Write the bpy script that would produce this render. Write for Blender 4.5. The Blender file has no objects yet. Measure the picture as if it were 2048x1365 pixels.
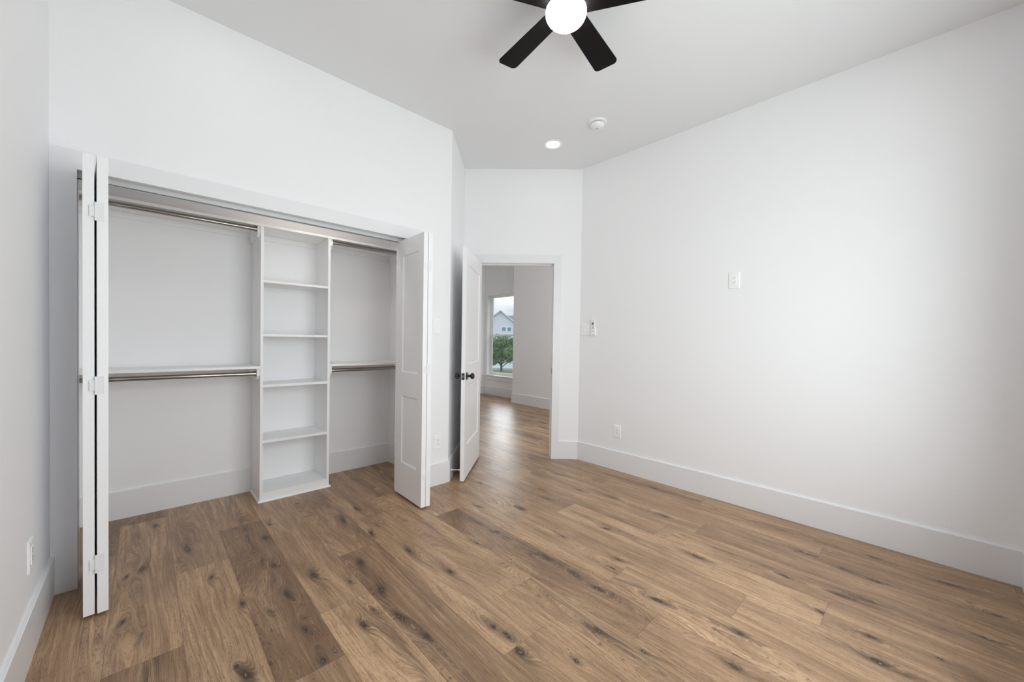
import bpy, bmesh, math, random
import numpy as np
from mathutils import Vector, Matrix, Euler

scene = bpy.context.scene
COL = scene.collection
PI = math.pi
S2 = math.sqrt(0.5)

# ------------------------------------------------------------------ camera
F_PX, YAW, PITCH, ROLL, CAM_H = 775.39, -0.75797, -0.01554, 0.01558, 1.24714
cam_data = bpy.data.cameras.new('camera')
cam_data.sensor_fit = 'HORIZONTAL'
cam_data.sensor_width = 36.0
cam_data.lens = F_PX * 36.0 / 2048.0
cam_data.shift_y = 10.418 / 2048.0
cam_data.clip_start = 0.02
cam_data.clip_end = 500
cam = bpy.data.objects.new('camera', cam_data)
COL.objects.link(cam)
_a = -YAW
_F = Vector((math.sin(_a) * math.cos(PITCH), math.cos(_a) * math.cos(PITCH), math.sin(PITCH)))
_R = Vector((math.cos(_a), -math.sin(_a), 0))
_U = _R.cross(_F)
_R2 = _R * math.cos(ROLL) + _U * math.sin(ROLL)
_U2 = -_R * math.sin(ROLL) + _U * math.cos(ROLL)
_M = Matrix((_R2, _U2, -_F)).transposed().to_4x4()
_M.translation = Vector((0, 0, CAM_H))
cam.matrix_world = _M
scene.camera = cam

# ------------------------------------------------------------------ colour management, bounces
scene.view_settings.view_transform = 'Standard'
scene.view_settings.look = 'None'
scene.view_settings.gamma = 1.0
scene.view_settings.use_curve_mapping = False
scene.view_settings.exposure = -0.88
scene.cycles.use_denoising = True
scene.cycles.max_bounces = 14
scene.cycles.diffuse_bounces = 9
scene.cycles.glossy_bounces = 5
scene.cycles.transmission_bounces = 8
scene.cycles.sample_clamp_indirect = 8.0
scene.cycles.caustics_reflective = False
scene.cycles.caustics_refractive = False

# ------------------------------------------------------------------ light levels
SKY_LOW, SKY_HIGH, SKY_GLOW = 1.60, 4.2, 20.0
WINDOW_W = 130.0
HALL_W = 140.0
CAN_L = 20.0
CLOSET_L = 105.0
GLOBE_L = 36.0

# world: overcast sky, brighter higher up
world = bpy.data.worlds.new('overcast_sky')
scene.world = world
world.use_nodes = True
wn, wl = world.node_tree.nodes, world.node_tree.links
wn.clear()
w_out = wn.new('ShaderNodeOutputWorld')
w_bg = wn.new('ShaderNodeBackground')
w_tc = wn.new('ShaderNodeTexCoord')
w_sep = wn.new('ShaderNodeSeparateXYZ')
w_map = wn.new('ShaderNodeMapping')
w_map.inputs['Scale'].default_value = (7, 7, 22)
w_noise = wn.new('ShaderNodeTexNoise')
w_noise.inputs['Scale'].default_value = 1.6
w_noise.inputs['Detail'].default_value = 5
w_ramp = wn.new('ShaderNodeValToRGB')
w_ramp.color_ramp.elements[0].position = 0.38
w_ramp.color_ramp.elements[0].color = (0.72, 0.77, 0.88, 1)
w_ramp.color_ramp.elements[1].position = 0.62
w_ramp.color_ramp.elements[1].color = (0.98, 0.99, 1.0, 1)
w_str = wn.new('ShaderNodeMapRange')
w_str.inputs['From Min'].default_value = 0.12
w_str.inputs['From Max'].default_value = 0.40
w_str.inputs['To Min'].default_value = SKY_LOW
w_str.inputs['To Max'].default_value = SKY_HIGH
wl.new(w_tc.outputs['Generated'], w_sep.inputs[0])
wl.new(w_tc.outputs['Generated'], w_map.inputs[0])
wl.new(w_map.outputs[0], w_noise.inputs['Vector'])
wl.new(w_noise.outputs['Fac'], w_ramp.inputs[0])
wl.new(w_sep.outputs['Z'], w_str.inputs['Value'])
wl.new(w_ramp.outputs[0], w_bg.inputs['Color'])
# sky glow added beyond the hall window to brighten its reflection on the floor
w_dot = wn.new('ShaderNodeVectorMath'); w_dot.operation = 'DOT_PRODUCT'
w_dot.inputs[1].default_value = (math.sin(0.726) * math.cos(0.36), math.cos(0.726) * math.cos(0.36), math.sin(0.36))
w_max = wn.new('ShaderNodeMath'); w_max.operation = 'MAXIMUM'; w_max.inputs[1].default_value = 0.0
w_pow = wn.new('ShaderNodeMath'); w_pow.operation = 'POWER'; w_pow.inputs[1].default_value = 90.0
w_mul = wn.new('ShaderNodeMath'); w_mul.operation = 'MULTIPLY_ADD'; w_mul.inputs[1].default_value = SKY_GLOW
wl.new(w_tc.outputs['Generated'], w_dot.inputs[0])
wl.new(w_dot.outputs['Value'], w_max.inputs[0])
wl.new(w_max.outputs[0], w_pow.inputs[0])
wl.new(w_pow.outputs[0], w_mul.inputs[0])
wl.new(w_str.outputs[0], w_mul.inputs[2])
wl.new(w_mul.outputs[0], w_bg.inputs['Strength'])
wl.new(w_bg.outputs[0], w_out.inputs[0])


def area_light(name, loc, rot, sx, sy, power, color, portal=False):
    ld = bpy.data.lights.new(name, 'AREA')
    ld.shape = 'RECTANGLE'
    ld.size, ld.size_y = sx, sy
    ld.energy = power
    ld.color = color
    if portal:
        ld.cycles.is_portal = True
    lo = bpy.data.objects.new(name, ld)
    lo.location = loc
    lo.rotation_euler = rot
    COL.objects.link(lo)
    return lo


# daylight through the bedroom window behind the camera and an added fill lamp for the hall
area_light('daylight_bedroom', (1.50, -0.66, 1.48), (PI / 2, 0, 0), 2.1, 1.70, WINDOW_W, (0.93, 0.955, 1.0))
area_light('fill_hall', (4.40, 1.36, 1.55), (PI / 2, 0, 0), 1.3, 1.5, HALL_W, (0.95, 0.965, 1.0))  # added fill lamp outside the made-up side window, brightens the hall
area_light('portal_hall', (5.90, 6.27, 1.355), (0, PI / 2, 0), 1.85, 1.25, 1.0, (1, 1, 1), True)

# ------------------------------------------------------------------ plan of the place
XL, XR, YC, YB, YBACK = -0.327, 3.3305, 2.827, 3.70, -0.40
HC = 3.05
K = Vector((1.927, 2.827))
P1 = Vector((2.4557, 3.3559))
P2 = Vector((3.3305, 2.4812))
DIR = Vector((S2, -S2))            # along the entry wall, from P1 to P2
NRM = Vector((-S2, -S2))           # out of the entry wall into the bedroom
XN, XW, YH = 5.34, 5.725, 6.985    # hall walls
BB = 0.1875                        # baseboard height
TT = 0.015


# ------------------------------------------------------------------ materials
def new_mat(name):
    m = bpy.data.materials.new(name)
    m.use_nodes = True
    nt = m.node_tree
    b = nt.nodes['Principled BSDF']
    return m, nt, b


def paint(name, col, rough, bump=0.0, bscale=300.0, spec=0.5):
    m, nt, b = new_mat(name)
    b.inputs['Base Color'].default_value = (*col, 1)
    b.inputs['Roughness'].default_value = rough
    b.inputs['Specular IOR Level'].default_value = spec
    tc = nt.nodes.new('ShaderNodeTexCoord')
    nz = nt.nodes.new('ShaderNodeTexNoise')
    nz.inputs['Scale'].default_value = bscale
    nz.inputs['Detail'].default_value = 3
    nt.links.new(tc.outputs['Object'], nz.inputs['Vector'])
    if bump > 0:
        bp = nt.nodes.new('ShaderNodeBump')
        bp.inputs['Strength'].default_value = bump
        bp.inputs['Distance'].default_value = 0.002
        nt.links.new(nz.outputs['Fac'], bp.inputs['Height'])
        nt.links.new(bp.outputs[0], b.inputs['Normal'])
    return m


def emissive(name, col, strength):
    m, nt, b = new_mat(name)
    b.inputs['Base Color'].default_value = (0.9, 0.9, 0.9, 1)
    b.inputs['Emission Color'].default_value = (*col, 1)
    b.inputs['Emission Strength'].default_value = strength
    return m


M_WALL = paint('wall_paint', (0.865, 0.864, 0.876), 0.55, 0.12, 260, 0.35)
M_CEIL = paint('ceiling_paint', (0.795, 0.80, 0.812), 0.75, 0.10, 220, 0.3)
M_TRIM = paint('trim_paint', (0.80, 0.80, 0.815), 0.30, 0.03, 60, 0.5)
M_DOOR = paint('door_paint', (0.87, 0.87, 0.88), 0.32, 0.05, 120, 0.5)
M_SHELF = paint('shelf_paint', (0.86, 0.86, 0.86), 0.38, 0.04, 90, 0.45)
M_PLASTIC = paint('white_plastic', (0.90, 0.90, 0.90), 0.28, 0.0)
M_SLOT = paint('slot_dark', (0.03, 0.03, 0.03), 0.6, 0.0)
M_BLACK = paint('black_metal', (0.012, 0.012, 0.013), 0.32, 0.0)
M_BLADE = paint('fan_blade_black', (0.005, 0.004, 0.004), 0.55, 0.05, 80, 0.12)
M_HINGE = paint('painted_hinge', (0.82, 0.82, 0.83), 0.3, 0.0)
M_GREY = paint('grey_rubber', (0.16, 0.16, 0.17), 0.6, 0.0)
M_CAN_L = emissive('led_lens', (1.0, 0.975, 0.95), CAN_L)
M_CLOSET_L = emissive('warm_led_lens', (1.0, 0.93, 0.84), CLOSET_L)
M_GLOBE = emissive('opal_globe_glass', (1.0, 0.975, 0.955), GLOBE_L)
M_CHROME, _nt, _b = new_mat('chrome')
_b.inputs['Base Color'].default_value = (0.40, 0.385, 0.36, 1)
_b.inputs['Metallic'].default_value = 1.0
_b.inputs['Roughness'].default_value = 0.14
M_STEEL, _nt, _b = new_mat('galvanised_track')
_b.inputs['Base Color'].default_value = (0.60, 0.61, 0.62, 1)
_b.inputs['Metallic'].default_value = 0.4
_b.inputs['Roughness'].default_value = 0.4
M_GLASS, _nt, _b = new_mat('window_glass')
_nt.nodes.remove(_b)
_g = _nt.nodes.new('ShaderNodeBsdfGlossy')
_g.inputs['Roughness'].default_value = 0.02
_t = _nt.nodes.new('ShaderNodeBsdfTransparent')
_t.inputs['Color'].default_value = (0.94, 0.96, 0.95, 1)
_mx = _nt.nodes.new('ShaderNodeMixShader')
_mx.inputs[0].default_value = 0.05
_nt.links.new(_t.outputs[0], _mx.inputs[1])
_nt.links.new(_g.outputs[0], _mx.inputs[2])
_nt.links.new(_mx.outputs[0], _nt.nodes['Material Output'].inputs[0])


def floor_material():
    m, nt, b = new_mat('oak_planks')
    N, L = nt.nodes, nt.links

    def attr(n):
        a = N.new('ShaderNodeAttribute')
        a.attribute_name = n
        return a
    puv, grain, tone = attr('plank_uv'), attr('grain'), attr('tone')
    sp = N.new('ShaderNodeSeparateXYZ'); L.new(puv.outputs['Vector'], sp.inputs[0])
    sg = N.new('ShaderNodeSeparateXYZ'); L.new(grain.outputs['Vector'], sg.inputs[0])

    def math_(op, a, c=None, clamp=False):
        n = N.new('ShaderNodeMath'); n.operation = op; n.use_clamp = clamp
        for i, v in enumerate((a, c)):
            if v is None: continue
            if isinstance(v, (int, float)): n.inputs[i].default_value = v
            else: L.new(v, n.inputs[i])
        return n.outputs[0]

    def vec(x, y, z):
        n = N.new('ShaderNodeCombineXYZ')
        for i, v in enumerate((x, y, z)):
            if isinstance(v, (int, float)): n.inputs[i].default_value = v
            else: L.new(v, n.inputs[i])
        return n.outputs[0]

    def noise(v, scale=1.0, detail=4.0, rough=0.5, dist=0.0):
        n = N.new('ShaderNodeTexNoise')
        n.inputs['Scale'].default_value = scale
        n.inputs['Detail'].default_value = detail
        n.inputs['Roughness'].default_value = rough
        n.inputs['Distortion'].default_value = dist
        L.new(v, n.inputs['Vector'])
        return n.outputs['Fac']

    def rng(v, a, c, d=0.0, e=1.0):
        n = N.new('ShaderNodeMapRange')
        n.inputs['From Min'].default_value = a; n.inputs['From Max'].default_value = c
        n.inputs['To Min'].default_value = d; n.inputs['To Max'].default_value = e
        L.new(v, n.inputs['Value'])
        return n.outputs[0]

    def mixc(f, a, c, mode='MIX'):
        n = N.new('ShaderNodeMix'); n.data_type = 'RGBA'; n.blend_type = mode
        if isinstance(f, (int, float)): n.inputs['Factor'].default_value = f
        else: L.new(f, n.inputs['Factor'])
        for k, v in (('A', a), ('B', c)):
            s = [i for i in n.inputs if i.name == k and i.type == 'RGBA'][0]
            if isinstance(v, tuple): s.default_value = (*v, 1)
            else: L.new(v, s)
        return [o for o in n.outputs if o.type == 'RGBA'][0]

    u, v, seed = sp.outputs[0], sp.outputs[1], sp.outputs[2]
    g, knot, streak = sg.outputs[0], sg.outputs[1], sg.outputs[2]
    s17 = math_('MULTIPLY', seed, 17.3)
    # broad colour bands running along the plank
    bands = noise(vec(math_('MULTIPLY', g, 13.0), math_('MULTIPLY', v, 1.1), s17), 1, 3, 0.55, 0.3)
    clouds = noise(vec(math_('MULTIPLY', u, 9.0), math_('MULTIPLY', v, 3.2), math_('ADD', s17, 40.0)), 1, 3, 0.5, 0.4)
    # grain streaks
    fine = noise(vec(math_('MULTIPLY', g, 420.0), math_('MULTIPLY', v, 9.0), s17), 1, 3, 0.6)
    mid = noise(vec(math_('MULTIPLY', g, 120.0), math_('MULTIPLY', v, 3.0), s17), 1, 4, 0.62)
    pores = noise(vec(math_('MULTIPLY', g, 520.0), math_('MULTIPLY', v, 38.0), math_('ADD', s17, 9.0)), 1, 2, 0.5)
    crossf = noise(vec(math_('MULTIPLY', u, 60.0), math_('MULTIPLY', v, 70.0), s17), 1, 3, 0.7, 1.2)
    # cathedral rings
    ph = math_('ADD', math_('MULTIPLY', g, 150.0), math_('MULTIPLY', clouds, 7.0))
    ring = math_('ABSOLUTE', math_('SINE', math_('MULTIPLY', ph, 3.14159)))
    ring_thin = rng(ring, 0.0, 0.30, 1.0, 0.0)

    tan, brown, deep = (0.550, 0.354, 0.203), (0.225, 0.127, 0.069), (0.040, 0.022, 0.012)
    k1 = math_('ADD', math_('MULTIPLY', rng(bands, 0.33, 0.68), 0.62), math_('MULTIPLY', rng(clouds, 0.3, 0.7), 0.38))
    t_amt = math_('ADD', k1, math_('MULTIPLY', math_('SUBTRACT', tone.outputs['Fac'], 0.5), 1.35), True)
    c = mixc(t_amt, brown, tan)
    coarse = noise(vec(math_('MULTIPLY', g, 52.0), math_('MULTIPLY', v, 2.4), math_('ADD', s17, 5.0)), 1, 5, 0.65, 0.2)
    c = mixc(math_('MULTIPLY', rng(coarse, 0.50, 0.70), 0.55), c, (0.175, 0.100, 0.054))
    c = mixc(math_('MULTIPLY', rng(coarse, 0.46, 0.30), 0.45), c, (0.62, 0.44, 0.27))
    c = mixc(math_('MULTIPLY', rng(mid, 0.50, 0.66), 0.72), c, brown)
    c = mixc(math_('MULTIPLY', rng(fine, 0.48, 0.72), 0.60), c, (0.185, 0.108, 0.06))
    c = mixc(math_('MULTIPLY', rng(fine, 0.48, 0.22), 0.35), c, (0.62, 0.46, 0.30))
    c = mixc(math_('MULTIPLY', rng(pores, 0.58, 0.70), 0.62), c, deep)
    c = mixc(math_('MULTIPLY', rng(crossf, 0.55, 0.72), 0.35), c, brown)
    # darker heartwood where the streak attribute is high, with limed rings
    hs = math_('MULTIPLY', streak, rng(noise(vec(math_('MULTIPLY', g, 45.0), math_('MULTIPLY', v, 7.0), s17), 1, 3, 0.6), 0.36, 0.62), True)
    c = mixc(math_('MULTIPLY', hs, 0.85), c, (0.072, 0.038, 0.020))
    c = mixc(math_('MULTIPLY', math_('MULTIPLY', ring_thin, rng(streak, 0.25, 0.75)), 0.42), c, (0.46, 0.35, 0.25))
    c = mixc(math_('MULTIPLY', math_('MULTIPLY', rng(ring, 0.75, 1.0), rng(streak, 0.05, 0.5)), 0.30), c, deep)
    # knots
    kn = math_('MULTIPLY', knot, rng(crossf, 0.25, 0.6, 0.55, 1.25), True)
    c = mixc(rng(kn, 0.10, 0.62), c, deep)
    c = mixc(math_('MULTIPLY', rng(kn, 0.80, 0.98), rng(crossf, 0.5, 0.6)), c, (0.42, 0.33, 0.24))
    # seams between the planks
    W = 0.2286
    du = math_('MINIMUM', u, math_('SUBTRACT', W, u))
    dv = math_('MINIMUM', v, math_('SUBTRACT', 1.518, v))
    seam = rng(math_('MINIMUM', du, dv), 0.0004, 0.0016, 1.0, 0.0)
    c = mixc(math_('MULTIPLY', seam, 0.55), c, (0.05, 0.032, 0.02))
    L.new(c, b.inputs['Base Color'])
    L.new(rng(mid, 0.3, 0.7, 0.30, 0.40), b.inputs['Roughness'])
    b.inputs['Specular IOR Level'].default_value = 0.5
    h = math_('SUBTRACT', math_('MULTIPLY', fine, 0.5), math_('ADD', math_('MULTIPLY', rng(pores, 0.60, 0.74), 0.7), math_('MULTIPLY', seam, 2.0)))
    bp = N.new('ShaderNodeBump')
    bp.inputs['Strength'].default_value = 0.12
    bp.inputs['Distance'].default_value = 0.001
    L.new(h, bp.inputs['Height'])
    L.new(bp.outputs[0], b.inputs['Normal'])
    return m


M_FLOOR = floor_material()


# ------------------------------------------------------------------ mesh helpers
def link(name, me, mat=None, parent=None):
    o = bpy.data.objects.new(name, me)
    COL.objects.link(o)
    if mat is not None:
        me.materials.append(mat)
    if parent is not None:
        o.parent = parent
    return o


def bm_obj(name, bm, mat, parent=None, smooth=False):
    me = bpy.data.meshes.new(name)
    bmesh.ops.recalc_face_normals(bm, faces=bm.faces)
    bm.to_mesh(me)
    bm.free()
    if smooth:
        for p in me.polygons:
            p.use_smooth = True
    return link(name, me, mat, parent)


def box(bm, x0, x1, y0, y1, z0, z1, bev=0.0, mtx=None):
    sub = bmesh.new()
    vs = [sub.verts.new(p) for p in ((x0, y0, z0), (x1, y0, z0), (x1, y1, z0), (x0, y1, z0),
                                     (x0, y0, z1), (x1, y0, z1), (x1, y1, z1), (x0, y1, z1))]
    for f in ((0, 3, 2, 1), (4, 5, 6, 7), (0, 1, 5, 4), (1, 2, 6, 5), (2, 3, 7, 6), (3, 0, 4, 7)):
        sub.faces.new([vs[i] for i in f])
    if bev > 0:
        bmesh.ops.bevel(sub, geom=list(sub.edges), offset=bev, segments=2, affect='EDGES', profile=0.7)
    if mtx is not None:
        bmesh.ops.transform(sub, matrix=mtx, verts=sub.verts)
    _merge(bm, sub)
    return bm


def _merge(bm, sub):
    tmp = bpy.data.meshes.new('tmp')
    sub.to_mesh(tmp)
    sub.free()
    bm.from_mesh(tmp)
    bpy.data.meshes.remove(tmp)


def prism(bm, pts, z0, z1):
    a = [bm.verts.new((p[0], p[1], z0)) for p in pts]
    c = [bm.verts.new((p[0], p[1], z1)) for p in pts]
    n = len(pts)
    bm.faces.new(a[::-1])
    bm.faces.new(c)
    for i in range(n):
        bm.faces.new((a[i], a[(i + 1) % n], c[(i + 1) % n], c[i]))
    return bm


def lathe(bm, prof, seg=48, mtx=None, cap0=True, cap1=True):
    """profile of (radius, height) turned about Z"""
    sub = bmesh.new()
    rings = []
    for r, z in prof:
        if r < 1e-6:
            rings.append([sub.verts.new((0, 0, z))])
        else:
            rings.append([sub.verts.new((r * math.cos(2 * PI * i / seg), r * math.sin(2 * PI * i / seg), z)) for i in range(seg)])
    for A, B in zip(rings, rings[1:]):
        for i in range(seg):
            j = (i + 1) % seg
            if len(A) == 1 and len(B) == 1: continue
            if len(A) == 1: sub.faces.new((A[0], B[i], B[j]))
            elif len(B) == 1: sub.faces.new((A[i], A[j], B[0]))
            else: sub.faces.new((A[i], A[j], B[j], B[i]))
    if cap0 and len(rings[0]) > 1: sub.faces.new(rings[0][::-1])
    if cap1 and len(rings[-1]) > 1: sub.faces.new(rings[-1])
    if mtx is not None:
        bmesh.ops.transform(sub, matrix=mtx, verts=sub.verts)
    _merge(bm, sub)
    return bm


def smooth_by_angle(o, ang=35):
    me = o.data
    for p in me.polygons:
        p.use_smooth = True
    bm = bmesh.new(); bm.from_mesh(me)
    for e in bm.edges:
        if len(e.link_faces) == 2 and e.calc_face_angle(0) > math.radians(ang):
            e.smooth = False
    bm.to_mesh(me); bm.free()
    return o


def tube(bm, p, q, r, seg=24):
    p, q = Vector(p), Vector(q)
    d = q - p
    m = Matrix.Translation(p) @ d.to_track_quat('Z', 'Y').to_matrix().to_4x4()
    return lathe(bm, [(r, 0), (r, d.length)], seg, m)


def thing(name, label, cat, loc=(0, 0, 0), rotz=0.0, group=None):
    o = bpy.data.objects.new(name, None)
    o.empty_display_size = 0.05
    COL.objects.link(o)
    o.location = loc
    o.rotation_euler = (0, 0, rotz)
    o['label'] = label
    o['category'] = cat
    if group: o['group'] = group
    return o


def tag(o, label, cat, group=None):
    o['label'] = label
    o['category'] = cat
    if group: o['group'] = group
    return o


def struct(name, bm, mat, label=None):
    o = bm_obj(name, bm, mat)
    o['kind'] = 'structure'
    if label: o['label'] = label
    return o


def struct_root(name, label, loc=(0, 0, 0), rotz=0.0):
    o = bpy.data.objects.new(name, None)
    o.empty_display_size = 0.05
    COL.objects.link(o)
    o.location = loc
    o.rotation_euler = (0, 0, rotz)
    o['kind'] = 'structure'
    o['label'] = label
    return o


def copy_tree(o, parent=None):
    c = o.copy()
    COL.objects.link(c)
    c.parent = parent
    for ch in [k for k in COL.objects if k.parent == o]:
        copy_tree(ch, c)
    return c


# ------------------------------------------------------------------ floor
def build_floor():
    W, LEN, X0 = 0.2286, 1.518, 0.114
    base = {-2: 3.09, -1: 2.01, 0: 2.64, 1: 3.05, 2: 1.834, 3: 2.252, 4: 1.107, 5: 1.385, 6: 0.804, 7: 1.094,
            8: 0.569, 9: 0.283, 10: 1.168, 11: 0.997, 12: 0.39, 13: -0.36}
    # tones of the planks whose far end is at the given joint: (row, y of its near joint)
    tones = {(-2, 3.09): .30, (-2, 1.57): .62, (-1, 2.01): .60, (-1, 3.53): .28, (-1, .49): .22, (0, 2.64): .48, (0, 1.12): .66,
             (0, 4.16): .3, (1, 3.05): .60, (1, 1.53): .22, (1, .01): .42, (2, 1.834): .52, (2, .316): .98, (3, 2.252): .42, (3, .734): .26,
             (4, 1.107): .60, (4, 2.625): .50, (4, -.41): .48, (5, 1.385): .66, (5, -.13): .50, (5, 2.9): .52,
             (6, .804): .34, (6, -.71): .44, (6, 2.32): .60, (7, 1.094): .56, (7, -.42): .58, (7, 2.61): .50,
             (8, .569): .52, (8, 2.087): .46, (8, -.95): .80, (9, .283): .88, (9, 1.8): .42, (9, -1.23): .60,
             (10, 1.168): .56, (10, -.35): .60, (11, .997): .62, (11, -.52): .40, (12, .39): .58, (12, 1.91): .5, (12, -1.1): .46, (13, -.36): .55}
    knots = [(0.18, 2.91, 1.3), (0.05, 3.41, 1), (-0.01, 2.82, 1), (-0.07, 2.78, .6), (-0.07, 2.35, .7), (-0.01, 2.2, .4), (0.25, 2.49, .8), (0.33, 2.15, .8),
             (0.41, 2.01, .4), (0.51, 2.4, 1), (0.5, 2.08, .8), (0.54, 2.77, 1), (0.64, 2.16, 1.3), (0.6, 2.94, .7), (0.98, 2.68, 1), (1.05, 2.39, .8),
             (1.12, 2.81, .8), (0.85, 1.81, 1.2), (0.87, 2.12, 1.1), (0.76, 1.98, .5), (1.13, 2.05, 1), (0.69, 1.64, .9), (0.76, 1.7, .5), (0.5, 1.77, .6),
             (0.5, 1.56, 1), (0.27, 1.68, 1), (0.25, 1.75, .6), (0.86, 1.4, .8), (0.83, 1.59, .9), (1.48, 1.84, .8), (1.19, 1.71, 1.1), (1.67, 1.45, 1.2),
             (1.67, 1.25, 1), (1.66, 1.09, 1.1), (1.66, 1.87, .8), (2.02, 2.02, 1), (1.81, 2.25, .7), (2.81, 2.3, .8), (1.94, 1.55, .8), (1.97, 1.17, .8),
             (1.87, 1.14, .5), (1.8, 0.85, 1.1), (1.1, 1.25, 1), (1.11, 1.18, .8), (1.09, 1.08, 1.2), (1.42, 0.93, .9), (1.22, 0.9, .6),
             (2.34, 0.87, 1.2), (2.23, 1.42, .8), (1.86, 0.51, 1), (2.71, 1.25, .8), (2.72, 1.69, .8), (3.16, 1.54, .8), (1.46, 0.74, .6), (1.65, 0.47, .9),
             (2.5, 0.48, .9), (2.29, 0.29, 1), (2.83, 0.27, .9), (2.81, 0.14, .9), (3.12, 0.17, .7), (2.86, 0.43, .8), (2.1, 0.09, 1.2), (2.26, 0.12, .9),
             (2.88, -0.27, .8), (3.07, -0.13, .8), (2.62, -0.22, .8), (2.52, 0.25, .8), (2.57, 0.14, .7), (2.31, -0.08, .5), (2.95, 3.28, .8),
             (3.72, 3.54, .8), (2.4, 2.16, .9), (2.12, 2.61, 1), (3.51, 3.14, .8), (2.64, 1.95, .8)]
    rnd = random.Random(11)
    xmax, ymin, ymax = 5.85, -0.52, 7.1
    V, Fc, PUV, GR, TN = [], [], [], [], []
    off = 0
    for r in range(-3, 26):
        xa, xb = X0 + W * r, X0 + W * (r + 1)
        if xa > xmax or xb < -0.46: continue
        y0 = base.get(r, rnd.uniform(0, LEN))
        n0 = math.floor((ymin - y0) / LEN)
        y = y0 + n0 * LEN
        while y < ymax:
            ya, yb = y, y + LEN
            y += LEN
            if yb <= ymin: continue
            near = xa < 3.6 and ya < 3.8
            # key: plank lies on y side above joint ya; tones listed by far joint (yb)
            tone = None
            for (rr, jj), t in tones.items():
                if rr == r and abs(jj - ya) < 0.06:
                    tone = t
            if tone is None: tone = rnd.uniform(0.35, 0.62)
            nu = 26 if near else 9
            nv = 110 if near else 26
            uu = np.linspace(0, W, nu)
            vv = np.linspace(0, LEN, nv)
            Ug, Vg = np.meshgrid(uu, vv)
            seed = rnd.uniform(0, 60)
            ph = [rnd.uniform(0, 6.28) for _ in range(8)]
            g = Ug + 0.012 * np.sin(Vg * 2.3 + ph[0]) + 0.006 * np.sin(Vg * 5.1 + ph[1] + Ug * 9) + 0.0022 * np.sin(Vg * 17 + ph[2] + Ug * 31)
            kn = np.zeros_like(g)
            st = np.zeros_like(g)
            # knots of this plank
            kk = [(a - xa, c - ya, s) for a, c, s in knots if xa <= a < xb and ya <= c < yb]
            if not near or (xa > 3.3):
                kk = [(rnd.uniform(.04, .19), rnd.uniform(.1, 1.4), rnd.uniform(.5, 1.1)) for _ in range(3)]
            # long soft heart streak wandering along plank
            c0 = W * rnd.uniform(0.3, 0.7)
            if kk: c0 = sum(k[0] for k in kk) / len(kk)
            path = c0 + 0.022 * np.sin(Vg * 2.1 + ph[3]) + 0.010 * np.sin(Vg * 6.0 + ph[4])
            wid = 0.026 + 0.014 * np.sin(Vg * 3.3 + ph[5])
            st += 0.72 * np.exp(-((Ug - path) / wid) ** 2) * (0.55 + 0.45 * np.sin(Vg * 2.6 + ph[6]))
            # cathedral: parabola-like arches
            if rnd.random() < 0.8:
                g = g + 0.9 * ((Ug - path) ** 2) * (2.2 + 1.2 * np.sin(Vg * 1.7 + ph[7])) + 0.10 * np.exp(-((Ug - path) / 0.035) ** 2) * np.sin(Vg * 1.6 + ph[2])
            for a, c, s in kk:
                rr_ = random.Random(int((a * 7919 + c * 104729) * 100))
                du, dv = Ug - a, Vg - c
                tilt = rr_.uniform(-0.25, 0.25)
                du2 = du - tilt * dv
                g = g + (0.028 + 0.014 * s) * np.exp(-(du2 / (0.026 * s)) ** 2 - (dv / (0.085 * s)) ** 2)
                ea, eb = 0.0100 * s, 0.021 * s * rr_.uniform(0.7, 1.5)
                kn = np.maximum(kn, np.exp(-((du2 / ea) ** 2 + (dv / eb) ** 2)))
                kn = np.maximum(kn, 0.42 * np.exp(-((du2 / (2.2 * ea)) ** 2 + (dv / (2.8 * eb)) ** 2)))
                ddv = dv - rr_.uniform(-.06, .06)
                st = st + 0.75 * np.exp(-(du2 / (0.017 * s + 0.006)) ** 2 - (ddv / (0.10 * s)) ** 2)
            st = np.clip(st + (0.25 if tone < .35 else 0.0), 0, 1)
            yv = np.clip(ya + Vg, ymin, ymax)
            Vg2 = yv - ya
            P = np.stack([xa + Ug, yv, np.zeros_like(Ug)], -1).reshape(-1, 3)
            V.append(P)
            PUV.append(np.stack([Ug, Vg2, np.full_like(Ug, seed)], -1).reshape(-1, 3))
            GR.append(np.stack([g + seed * 0.37, np.clip(kn, 0, 1), st], -1).reshape(-1, 3))
            TN.append(np.full(Ug.size, tone))
            i, j = np.meshgrid(np.arange(nu - 1), np.arange(nv - 1))
            a = (j * nu + i).ravel()
            q = np.stack([a, a + 1, a + nu + 1, a + nu], -1)
            hy = P[q[:, 2], 1] - P[q[:, 0], 1]
            q = q[hy > 1e-5]
            Fc.append(q + off)
            off += Ug.size
    V = np.concatenate(V); Fc = np.concatenate(Fc)
    me = bpy.data.meshes.new('floor')
    me.vertices.add(len(V)); me.vertices.foreach_set('co', V.ravel())
    me.loops.add(Fc.size); me.loops.foreach_set('vertex_index', Fc.ravel())
    me.polygons.add(len(Fc)); me.polygons.foreach_set('loop_start', np.arange(0, Fc.size, 4))
    me.update(calc_edges=True)
    for nm, dat in (('plank_uv', PUV), ('grain', GR)):
        at = me.attributes.new(nm, 'FLOAT_VECTOR', 'POINT')
        at.data.foreach_set('vector', np.concatenate(dat).ravel())
    at = me.attributes.new('tone', 'FLOAT', 'POINT')
    at.data.foreach_set('value', np.concatenate(TN))
    o = link('floor', me, M_FLOOR)
    o['kind'] = 'structure'
    o['label'] = 'wide oak plank floor with dark knots'
    return o


build_floor()

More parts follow.
